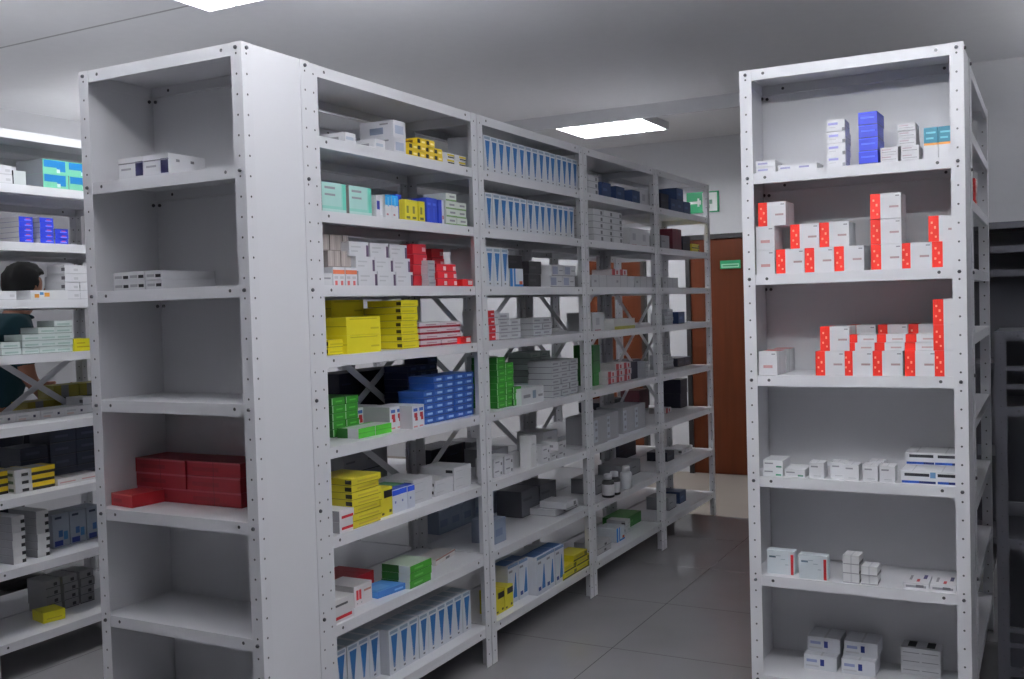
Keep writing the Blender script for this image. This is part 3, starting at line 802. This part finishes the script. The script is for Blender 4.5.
Kind('yelgrey', B, 'yellow and grey carton', .12, .1, .055, (150, 140, 40), [('F', .3, .6, 0, 1, (130, 130, 126)), ('F', 0, 1, 0, .1, (60, 60, 50))])
Kind('gback', B, 'grey carton', .13, .13, .07, (150, 152, 158), [('F', .1, .5, .5, .6, G3), ('F', 0, 1, 0, .05, G4)])
Kind('dback', B, 'dark slate carton', .12, .12, .05, (44, 50, 68), [('F', .2, .7, .4, .6, (70, 76, 98)), ('F', 0, 1, 0, .08, (24, 26, 34))])

# medicine bottles
bm = bmesh.new()
bm_lathe(bm, [(0, 0), (.026, 0), (.029, .004), (.029, .068), (.026, .076), (.017, .082), (0, .082)], 20, 0)
bm_lathe(bm, [(0, .0825), (.019, .0825), (.019, .104), (.017, .107), (0, .107)], 20, 1)
me = bm_mesh(bm, 'medicine_bottle')
me.materials.append(ink((206, 208, 212))); me.materials.append(ink((236, 236, 238)))
Kind('jarw', 'medicine_bottle', 'white plastic bottle', .058, .058, .107, WH, mesh=me, cat='bottle')
bm = bmesh.new()
bm_lathe(bm, [(0, 0), (.026, 0), (.029, .004), (.029, .012), (.0292, .013), (.0292, .06), (.029, .061), (.029, .068), (.026, .076), (.017, .082), (0, .082)], 20, 0)
for f in bm.faces:
    zc = f.calc_center_median().z
    if .012 < zc < .061 and f.calc_center_median().xy.length > .02:
        f.material_index = 1
bm_lathe(bm, [(0, .0825), (.019, .0825), (.019, .104), (.017, .107), (0, .107)], 20, 2)
me = bm_mesh(bm, 'medicine_bottle')
for c in ((36, 36, 42), (206, 206, 210), (214, 214, 220)):
    me.materials.append(ink(c))
Kind('jarb', 'medicine_bottle', 'dark bottle with white label', .058, .058, .107, WH, mesh=me, cat='bottle')
# ---- lone unit (front plane faces the camera)
put('R2', 'flatw', 756, rows=2); put('R2', 'flatw', 778.5); put('R2', 'flatw', 797)
put('R2', 'whitedog', 827, rows=4, jit=2); put('R2', 'bluebox', 859, rows=4, jit=2)
put('R2', 'greyflat', 880.5, rows=2); put('R2', 'greyflat', 901, rows=2, d=.006); put('R2', 'greyflat', 898, rows=3, base=.0424, d=.01)
put('R2', 'teal', 924, cols=2, gap=.001)
put('R3', 'redside', 756.5, rows=2, d=.012); put('R3', 'red', 758, base=.1444, d=.02)
put('R3', 'red', 776, cols=3, gap=.002, d=.006); put('R3', 'red', 790.5, cols=2, base=.0722, gap=.002, d=.012)
put('R3', 'red', 871, rows=3, d=.006); put('R3', 'red', 907, cols=2, gap=.0015, d=.008); put('R3', 'red', 928.5, base=.0722, d=.014)
put('R4', 'redside', 759, d=.01); put('R4', 'redside', 769, d=.13)
put('R4', 'red', 815.5, d=.006); put('R4', 'red', 842.8, d=.006); put('R4', 'red', 872, d=.006); put('R4', 'red', 905, d=.006); put('R4', 'red', 936, rows=3, d=.006, desc='white carton with red band at the post')
put('R4', 'red', 820.5, base=.0722, d=.012)
put('R4', 'redthin', 844.5, base=.0722, d=.012); put('R4', 'redthin', 874, base=.0722, d=.012); put('R4', 'redthin', 904.5, base=.0722, d=.012)
put('R4', 'redthin', 847, base=.0960, d=.016); put('R4', 'redthin', 875.5, base=.0960, d=.016); put('R4', 'redthin', 905.5, base=.0960, d=.016)
put('R4', 'red', 847, base=.0722, d=.135, desc='rear white carton with red band'); put('R4', 'red', 878, base=.0722, d=.135, desc='rear white carton with red band'); put('R4', 'red', 908.5, base=.0722, d=.135, desc='rear white carton with red band')
put('R5', 'greendot', 763, rows=2); put('R5', 'greendot', 784.5)
put('R5', 'cube', 809); put('R5', 'cube', 830.5, d=.035); put('R5', 'cube', 844, d=.007); put('R5', 'cube', 863, d=.007); put('R5', 'cube', 879.5, d=.007); put('R5', 'cube', 869, d=.08)
put('R5', 'boldblue', 901, d=.006); put('R5', 'boldblue', 936.5, d=.006)
put('R5', 'boldblue', 906, rows=2, d=.145, gap=.002, cols=1, desc='rear white carton with bold lettering'); put('R5', 'boldblue', 940.5, rows=2, d=.145, desc='rear white carton with bold lettering')
put('R6', 'curve', 767, 573); put('R6', 'curve', 799, 580)
put('R6', 'cube', 843.5, 583, desc='small white wrapped carton') if False else None
put('R6', 'wrap', 843, 582.5, rows=3, jit=3); put('R6', 'wrap', 861, 586, rows=2, jit=3)
put('R6', 'flatred', 903, 592.5, gap=.001); put('R6', 'flatred', 929.5, 596)
put('R7', 'arrow', 804, 668); put('R7', 'arrow', 841.5, 673)
put('R7', 'arrow', 808, 650, base=.0456, d=.12); put('R7', 'arrow', 844, 655, base=.0456)
put('R7', 'blacktop', 901, 672, rows=3); put('R7', 'blacktop', 920, 674, rows=3)
# ---- closed end unit
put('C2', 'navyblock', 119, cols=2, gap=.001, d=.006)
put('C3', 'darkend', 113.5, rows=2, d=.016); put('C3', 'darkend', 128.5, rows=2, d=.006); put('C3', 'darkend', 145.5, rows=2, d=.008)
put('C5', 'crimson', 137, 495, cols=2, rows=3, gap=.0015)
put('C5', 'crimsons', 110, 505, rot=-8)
# ---- first bay
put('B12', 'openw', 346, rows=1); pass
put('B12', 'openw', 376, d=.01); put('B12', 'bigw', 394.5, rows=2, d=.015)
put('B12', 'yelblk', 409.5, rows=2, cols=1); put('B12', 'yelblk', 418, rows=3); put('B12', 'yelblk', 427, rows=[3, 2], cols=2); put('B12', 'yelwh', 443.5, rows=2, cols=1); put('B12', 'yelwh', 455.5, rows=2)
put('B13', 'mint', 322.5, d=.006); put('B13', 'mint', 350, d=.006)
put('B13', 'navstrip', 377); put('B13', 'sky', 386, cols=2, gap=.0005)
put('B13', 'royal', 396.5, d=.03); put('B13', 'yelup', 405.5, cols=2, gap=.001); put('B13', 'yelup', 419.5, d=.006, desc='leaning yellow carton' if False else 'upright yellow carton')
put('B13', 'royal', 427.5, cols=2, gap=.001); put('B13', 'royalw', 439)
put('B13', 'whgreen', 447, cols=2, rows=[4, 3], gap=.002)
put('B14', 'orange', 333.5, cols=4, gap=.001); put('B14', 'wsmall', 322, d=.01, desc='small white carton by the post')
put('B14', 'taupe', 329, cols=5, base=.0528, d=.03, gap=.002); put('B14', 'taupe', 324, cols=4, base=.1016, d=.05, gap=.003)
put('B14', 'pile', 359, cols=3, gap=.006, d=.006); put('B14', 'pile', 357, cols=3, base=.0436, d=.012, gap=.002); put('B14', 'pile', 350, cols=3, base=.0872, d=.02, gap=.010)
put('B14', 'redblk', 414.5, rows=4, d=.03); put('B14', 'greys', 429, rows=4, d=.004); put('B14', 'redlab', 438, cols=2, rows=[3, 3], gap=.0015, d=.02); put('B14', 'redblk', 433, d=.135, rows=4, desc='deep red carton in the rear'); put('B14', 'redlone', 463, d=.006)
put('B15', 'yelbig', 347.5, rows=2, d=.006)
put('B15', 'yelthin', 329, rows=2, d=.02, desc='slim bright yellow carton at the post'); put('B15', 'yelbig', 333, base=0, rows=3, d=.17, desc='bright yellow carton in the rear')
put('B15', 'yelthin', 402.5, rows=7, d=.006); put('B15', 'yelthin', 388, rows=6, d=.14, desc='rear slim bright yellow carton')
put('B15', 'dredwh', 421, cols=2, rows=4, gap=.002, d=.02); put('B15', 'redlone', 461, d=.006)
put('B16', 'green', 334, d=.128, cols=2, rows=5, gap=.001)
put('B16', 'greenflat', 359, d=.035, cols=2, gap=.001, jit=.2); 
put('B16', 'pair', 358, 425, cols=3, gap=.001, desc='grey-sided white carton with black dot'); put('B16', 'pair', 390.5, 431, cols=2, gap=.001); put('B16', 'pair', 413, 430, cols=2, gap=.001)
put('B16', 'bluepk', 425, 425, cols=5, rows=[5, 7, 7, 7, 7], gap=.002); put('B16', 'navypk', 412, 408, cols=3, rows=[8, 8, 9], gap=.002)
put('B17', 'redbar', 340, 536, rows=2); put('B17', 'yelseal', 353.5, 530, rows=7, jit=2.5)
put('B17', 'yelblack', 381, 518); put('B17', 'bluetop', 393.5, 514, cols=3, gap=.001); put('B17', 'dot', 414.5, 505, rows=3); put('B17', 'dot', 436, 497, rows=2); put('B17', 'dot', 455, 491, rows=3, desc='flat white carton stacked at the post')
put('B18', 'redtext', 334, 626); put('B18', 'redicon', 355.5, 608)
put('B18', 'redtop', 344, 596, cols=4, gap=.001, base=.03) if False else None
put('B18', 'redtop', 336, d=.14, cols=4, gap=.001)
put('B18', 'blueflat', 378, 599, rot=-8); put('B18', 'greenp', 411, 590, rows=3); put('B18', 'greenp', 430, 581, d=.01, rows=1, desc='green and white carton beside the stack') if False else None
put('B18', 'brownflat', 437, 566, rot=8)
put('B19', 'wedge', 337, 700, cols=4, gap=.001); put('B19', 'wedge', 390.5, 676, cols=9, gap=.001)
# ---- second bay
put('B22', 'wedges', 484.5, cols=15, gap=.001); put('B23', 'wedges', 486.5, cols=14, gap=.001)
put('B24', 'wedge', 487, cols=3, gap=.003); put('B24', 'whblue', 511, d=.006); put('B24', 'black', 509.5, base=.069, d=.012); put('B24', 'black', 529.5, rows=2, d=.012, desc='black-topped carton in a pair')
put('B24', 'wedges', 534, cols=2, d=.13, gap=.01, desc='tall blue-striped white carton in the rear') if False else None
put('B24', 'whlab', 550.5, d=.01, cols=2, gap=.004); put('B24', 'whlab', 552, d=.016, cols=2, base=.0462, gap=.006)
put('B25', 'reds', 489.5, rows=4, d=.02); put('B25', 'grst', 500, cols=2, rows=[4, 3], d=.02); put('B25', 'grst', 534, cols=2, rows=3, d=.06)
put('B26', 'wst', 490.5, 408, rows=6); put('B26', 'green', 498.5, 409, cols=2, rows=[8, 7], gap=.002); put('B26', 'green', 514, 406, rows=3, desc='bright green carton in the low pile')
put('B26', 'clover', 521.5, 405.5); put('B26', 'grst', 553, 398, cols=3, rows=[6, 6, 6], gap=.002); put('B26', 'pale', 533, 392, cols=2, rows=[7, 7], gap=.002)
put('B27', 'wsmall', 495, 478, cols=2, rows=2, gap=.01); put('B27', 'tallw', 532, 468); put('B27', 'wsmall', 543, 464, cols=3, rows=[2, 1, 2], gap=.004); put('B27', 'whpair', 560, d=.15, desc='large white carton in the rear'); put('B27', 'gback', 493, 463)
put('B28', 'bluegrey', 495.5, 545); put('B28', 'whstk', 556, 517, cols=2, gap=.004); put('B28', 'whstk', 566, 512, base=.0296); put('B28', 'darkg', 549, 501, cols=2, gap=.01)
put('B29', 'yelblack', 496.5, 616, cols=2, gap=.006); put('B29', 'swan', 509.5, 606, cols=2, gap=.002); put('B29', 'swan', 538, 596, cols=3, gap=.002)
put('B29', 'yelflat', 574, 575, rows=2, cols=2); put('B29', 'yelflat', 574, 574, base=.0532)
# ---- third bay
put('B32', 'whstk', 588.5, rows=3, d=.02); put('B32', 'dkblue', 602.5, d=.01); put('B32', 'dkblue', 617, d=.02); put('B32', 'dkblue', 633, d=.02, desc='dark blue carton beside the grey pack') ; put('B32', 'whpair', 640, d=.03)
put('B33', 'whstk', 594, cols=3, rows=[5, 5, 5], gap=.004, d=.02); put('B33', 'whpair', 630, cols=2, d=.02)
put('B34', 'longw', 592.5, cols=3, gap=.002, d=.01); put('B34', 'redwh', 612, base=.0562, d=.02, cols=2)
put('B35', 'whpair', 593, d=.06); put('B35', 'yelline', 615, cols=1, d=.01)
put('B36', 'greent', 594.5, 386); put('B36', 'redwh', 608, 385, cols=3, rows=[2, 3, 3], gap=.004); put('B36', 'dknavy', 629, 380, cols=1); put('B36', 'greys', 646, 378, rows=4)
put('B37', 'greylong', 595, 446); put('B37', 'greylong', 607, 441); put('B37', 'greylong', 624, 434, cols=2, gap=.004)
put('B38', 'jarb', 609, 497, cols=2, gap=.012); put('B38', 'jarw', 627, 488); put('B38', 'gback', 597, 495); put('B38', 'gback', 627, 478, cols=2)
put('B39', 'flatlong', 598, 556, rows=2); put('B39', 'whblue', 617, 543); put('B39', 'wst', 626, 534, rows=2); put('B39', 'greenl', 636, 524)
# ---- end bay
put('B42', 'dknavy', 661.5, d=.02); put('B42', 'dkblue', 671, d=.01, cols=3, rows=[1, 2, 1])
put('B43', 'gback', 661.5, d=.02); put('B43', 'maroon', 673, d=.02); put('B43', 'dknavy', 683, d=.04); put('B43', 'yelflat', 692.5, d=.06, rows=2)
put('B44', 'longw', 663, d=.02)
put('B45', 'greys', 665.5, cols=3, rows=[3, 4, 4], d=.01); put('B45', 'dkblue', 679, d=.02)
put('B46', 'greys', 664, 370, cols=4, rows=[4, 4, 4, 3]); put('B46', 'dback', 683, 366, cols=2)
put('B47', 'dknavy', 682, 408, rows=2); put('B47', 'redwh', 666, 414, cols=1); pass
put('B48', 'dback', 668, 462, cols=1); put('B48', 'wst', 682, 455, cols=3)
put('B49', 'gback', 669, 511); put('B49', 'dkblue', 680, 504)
# ---- rear row, seen through the bays
put('K6', 'dknavy', 376, d=.02, cols=3, gap=.004, rows=2)
put('K7', 'gback', 345, d=.05, cols=2, rows=2); put('K7', 'dknavy', 432, d=.03, cols=2); put('K7', 'gback', 472, d=.05, cols=1)
put('K8', 'bluegrey', 440, d=.02, cols=5, rows=2, gap=.004)
pass
put('K6', 'dback', 610, d=.05, cols=4); put('K7', 'maroon', 640, d=.05); put('K7', 'dback', 600, d=.05, cols=3, rows=2); put('K8', 'dknavy', 620, d=.05, cols=2)
# ---- across the left aisle
put('L2', 'bw', 14, d=.006); put('L2', 'mintblue', 44, cols=2, gap=.001, d=.006); put('L2', 'mintblue', 43, cols=2, gap=.001, base=.0542, d=.01); put('L2', 'wst', -4, rows=2)
put('L3', 'bluewh', 20, rows=5, d=.02); put('L3', 'bluewh', 41, rows=5); put('L3', 'bluewh', 56, rows=3)
put('L4', 'wst', 0, rows=1, d=.02); put('L4', 'orangedot', 31, d=.006); put('L4', 'wst', 66, rows=4, cols=1); put('L4', 'wst', 81, rows=4); put('L4', 'wst', 63, rows=3, d=.18, desc='white carton in the rear'); pass
put('L5', 'gg', 2, rows=2, d=.01); put('L5', 'gg', 23, rows=3, d=.012); put('L5', 'gg', 40, rows=4, d=.012); put('L5', 'gg', 56, rows=5, d=.012); put('L5', 'yells', 74.5, d=.006)
put('L6', 'flatdot', -10, 424, cols=4, gap=.003); put('L6', 'wst', 84, d=.17, rows=2)
put('L7', 'yb', -10, 497, rows=3); put('L7', 'wb', 16, 494, rows=3); put('L7', 'yb', 30, 491, rows=[3], cols=1); put('L7', 'yb', 40, 489.5, rows=2, d=.02) if False else None
put('L7', 'flatpink', 58, 486, cols=2); put('L7', 'dback', 22, d=.16, t=None, rows=3, cols=1); put('L7', 'dback', 52, d=.16, rows=4, cols=2)
put('L8', 'whd', 14, 565, rows=6); put('L8', 'whd', 38.5, 558, rows=6); put('L8', 'bluesq', 54, 549, cols=3, gap=.004)
put('L9', 'yelone', 44, 624, rot=-12); put('L9', 'greyd', 48, 590, cols=3, rows=4, gap=.012)
put('E3', 'redlone', 978, t=3.72, rows=4)
put('M6', 'yelgrey', 46, d=.01, cols=4, rows=[1, 2, 2, 2], gap=.004); put('M5', 'dknavy', 40, d=.02);
# ------------------------------------------------------------------ person behind the rack across the aisle
SKIN = mat('skin', (168, 114, 90), .55, vary=.05, scale=12)
HAIR = mat('black_hair', (10, 9, 11), .7, vary=.2, scale=60)
TEALC = mat('teal_scrub_top', (26, 64, 74), .9, vary=.06, scale=25)
NAVC = mat('dark_trousers', (28, 34, 48), .85, vary=.06, scale=25)
SHOE = mat('black_shoe', (24, 24, 26), .4)
HP = Vector((0, 0, 0))
d_ = ray(26, 286)
HP = CP+d_*(5.0/d_.dot(fw))                       # centre of the head
G = Vector((.26, .966, 0))                          # the way she faces
SDE = Vector((G.y, -G.x, 0))                       # her right-hand side, towards the camera
UPV = Vector((0, 0, 1))
ROOT = Vector((HP.x, HP.y, 0))-G*.13
def pp(f, s, z):
    return ROOT+G*f+SDE*s+UPV*z
pers = thing('person', 'person with black hair in teal top bending forward behind the shelving across the aisle', 'person', ROOT)
hz = HP.z
def skin_mesh(name, verts, edges, radii, m, levels=1, parent=pers, root=0):
    me = bpy.data.meshes.new(name)
    me.from_pydata([v-ROOT for v in verts], edges, [])
    o = link(name, me, [m], parent)
    md = o.modifiers.new('skin', 'SKIN')
    md.use_smooth_shade = True
    for i, r in enumerate(radii):
        me.skin_vertices[0].data[i].radius = r if isinstance(r, tuple) else (r, r)
        me.skin_vertices[0].data[i].use_root = i == root
    sb = o.modifiers.new('sub', 'SUBSURF')
    sb.levels = levels
    sb.render_levels = levels
    return o
V, Ed, Rr = [], [], []
def j(v, r, p=None):
    V.append(v); Rr.append(r)
    if p is not None:
        Ed.append((p, len(V)-1))
    return len(V)-1
pel = j(pp(-.06, 0, .84), (.13, .10))
wai = j(pp(-.04, 0, .98), (.115, .085), pel)
che = j(pp(.02, 0, 1.16), (.135, .10), wai)
nek = j(pp(.08, 0, hz-.135), .055, che)
hd0 = j(pp(.13, 0, hz-.06), (.062, .066), nek)
hd1 = j(HP+UPV*.01, (.074, .088), hd0)
hd2 = j(HP+UPV*.065, (.062, .074), hd1)
hands = []
for s in (1, -1):
    hip = j(pp(-.06, .09*s, .78), .085, pel)
    kn = j(pp(-.03, .10*s, .44), .058, hip)
    an = j(pp(-.08, .10*s, .08), .038, kn)
    j(pp(.06, .105*s, .035), .03, an)
    sh = j(pp(.02, .16*s, hz-.20), .05, che)
    el = j(pp(.04, .21*s, hz-.44), .038, sh)
    if s == 1:
        wr = j(pp(.15, .14*s, hz-.56), .025, el)
        hands.append((V[wr], (pp(.23, .09, hz-.60)-V[wr]).normalized(), -SDE, wr))
    else:
        wr = j(pp(.24, .15*s, hz-.50), .025, el)
        hands.append((V[wr], (pp(.33, -.10, hz-.52)-V[wr]).normalized(), SDE, wr))
for base, dr, inn, wr in hands:
    pm = j(base+dr*.055, (.036, .016), wr)
    nrm = dr.cross(inn).normalized()
    for k, (off, ln) in enumerate(((-.03, .07), (-.01, .08), (.01, .076), (.03, .06))):
        a = j(base+dr*.085+inn.cross(nrm)*0+dr.cross(nrm).normalized()*off, .009, pm)
        b = j(V[a]+dr*ln*.5-nrm*.008, .008, a)
        j(V[b]+dr*ln*.45-nrm*.022, .007, b)
    th = j(base+dr*.03+dr.cross(nrm).normalized()*-.042-nrm*.008, .010, wr)
    j(V[th]+dr*.045-nrm*.012, .008, th)
body = skin_mesh('body', V, Ed, Rr, SKIN, 2)
# face on the head: nose, lips, eyes, ear
def blob(name, c, rx, ry, rz, m, parent=pers, ax=G):
    bm = bmesh.new()
    bmesh.ops.create_icosphere(bm, subdivisions=3, radius=1)
    s = Vector((ax.y, -ax.x, 0))
    for v in bm.verts:
        v.co = c-ROOT+ax*(v.co.x*rx)+s*(v.co.y*ry)+UPV*(v.co.z*rz)
    for f in bm.faces:
        f.smooth = True
    return link(name, bm_mesh(bm, name), [m], parent)
blob('nose', HP+G*.098-UPV*.03, .016, .013, .022, SKIN)
blob('mouth', HP+G*.088-UPV*.062, .01, .022, .006, mat('lips', (150, 80, 76), .5))
for s in (1, -1):
    blob('eye', HP+G*.084+SDE*.032*s-UPV*.004, .008, .013, .007, mat('eye_white', (220, 216, 210), .3))
    blob('ear', HP+G*.01+SDE*.080*s-UPV*.02, .016, .008, .027, SKIN)
# hair: a full cap, longer behind
bm = bmesh.new()
bmesh.ops.create_icosphere(bm, subdivisions=4, radius=1)
dele = []
for v in bm.verts:
    x, y, z = v.co
    if x > .30 and z < .38 and abs(y) < .86:
        dele.append(v)
        continue
    drop = 1.0 if z > -.1 or x > .1 else 1.0+.8*max(0, -z-.1)
    k = 1+.03*math.sin(19*y+7*z)+.02*math.sin(31*x+11*y)
    v.co = HP-ROOT+G*(x*.104*k-.010)+SDE*(y*.092*k)+UPV*(z*.104*k*drop+.018)
bmesh.ops.delete(bm, geom=dele, context='VERTS')
for f in bm.faces:
    f.smooth = True
h = link('hair', bm_mesh(bm, 'hair'), [HAIR], pers)
so = h.modifiers.new('thick', 'SOLIDIFY'); so.thickness = .012; so.offset = -1
# clothing
def cloth(name, pts, edges, rad, m):
    return skin_mesh(name, pts, edges, rad, m, 2)
tv = [pp(-.07, 0, .80), pp(-.04, 0, .98), pp(.02, 0, 1.16), pp(.065, 0, hz-.155)]
te = [(0, 1), (1, 2), (2, 3)]
tr = [(.17, .14), (.155, .13), (.172, .14), (.085, .08)]
for s in (1, -1):
    tv += [pp(.02, .16*s, hz-.20), pp(.03, .187*s, hz-.32), pp(.037, .205*s, hz-.40)]
    n = len(tv)-3
    te += [(2, n), (n, n+1), (n+1, n+2)]
    tr += [.072, .062, .056]
cloth('top', tv, te, tr, TEALC)
lv, le, lr = [pp(-.06, 0, .82)], [], [(.15, .12)]
for s in (1, -1):
    lv += [pp(-.06, .09*s, .75), pp(-.03, .10*s, .44), pp(-.078, .10*s, .10)]
    n = len(lv)-3
    le += [(0, n), (n, n+1), (n+1, n+2)]
    lr += [.105, .078, .062]
cloth('trousers', lv, le, lr, NAVC)
for s in (1, -1):
    blob('shoe', pp(-.0, .104*s, .042), .125, .047, .042, SHOE)
# ---- labels: what it is, where it stands in its stack, on which shelf
by = {}
for p in PLACED:
    by.setdefault((p[1], p[2]), []).append(p)
for (desc, phrase), L in by.items():
    zmin = min(p[0].location.z for p in L)
    tiers = {}
    for p in L:
        tiers.setdefault(round((p[0].location.z-zmin)/(p[6].h+.0006)), []).append(p)
    ks = sorted(tiers)
    for j, kt in enumerate(ks):
        row = sorted(tiers[kt], key=lambda p: (p[3], p[4]))
        for i, p in enumerate(row):
            bits = [desc]
            if len(row) > 1:
                bits.append('%s from left' % COUNT[i+1])
            if len(ks) > 1:
                bits.append('bottom tier' if j == 0 else 'top tier' if j == len(ks)-1 else '%s tier' % COUNT[j+1])
            bits.append(phrase)
            p[0]['label'] = ', '.join(bits)
            if len(L) > 1:
                p[0]['group'] = '%ss on the %s' % (desc.split(' with ')[0], phrase)

# ------------------------------------------------------------------ light, view
w = bpy.data.worlds.new('world')
SC.world = w
w.use_nodes = True
w.node_tree.nodes['Background'].inputs[0].default_value = (.6, .62, .68, 1)
w.node_tree.nodes['Background'].inputs[1].default_value = .0
SC.view_settings.view_transform = 'Standard'
SC.view_settings.look = 'None'
SC.view_settings.gamma = 1
SC.view_settings.use_curve_mapping = False
SC.view_settings.exposure = .08
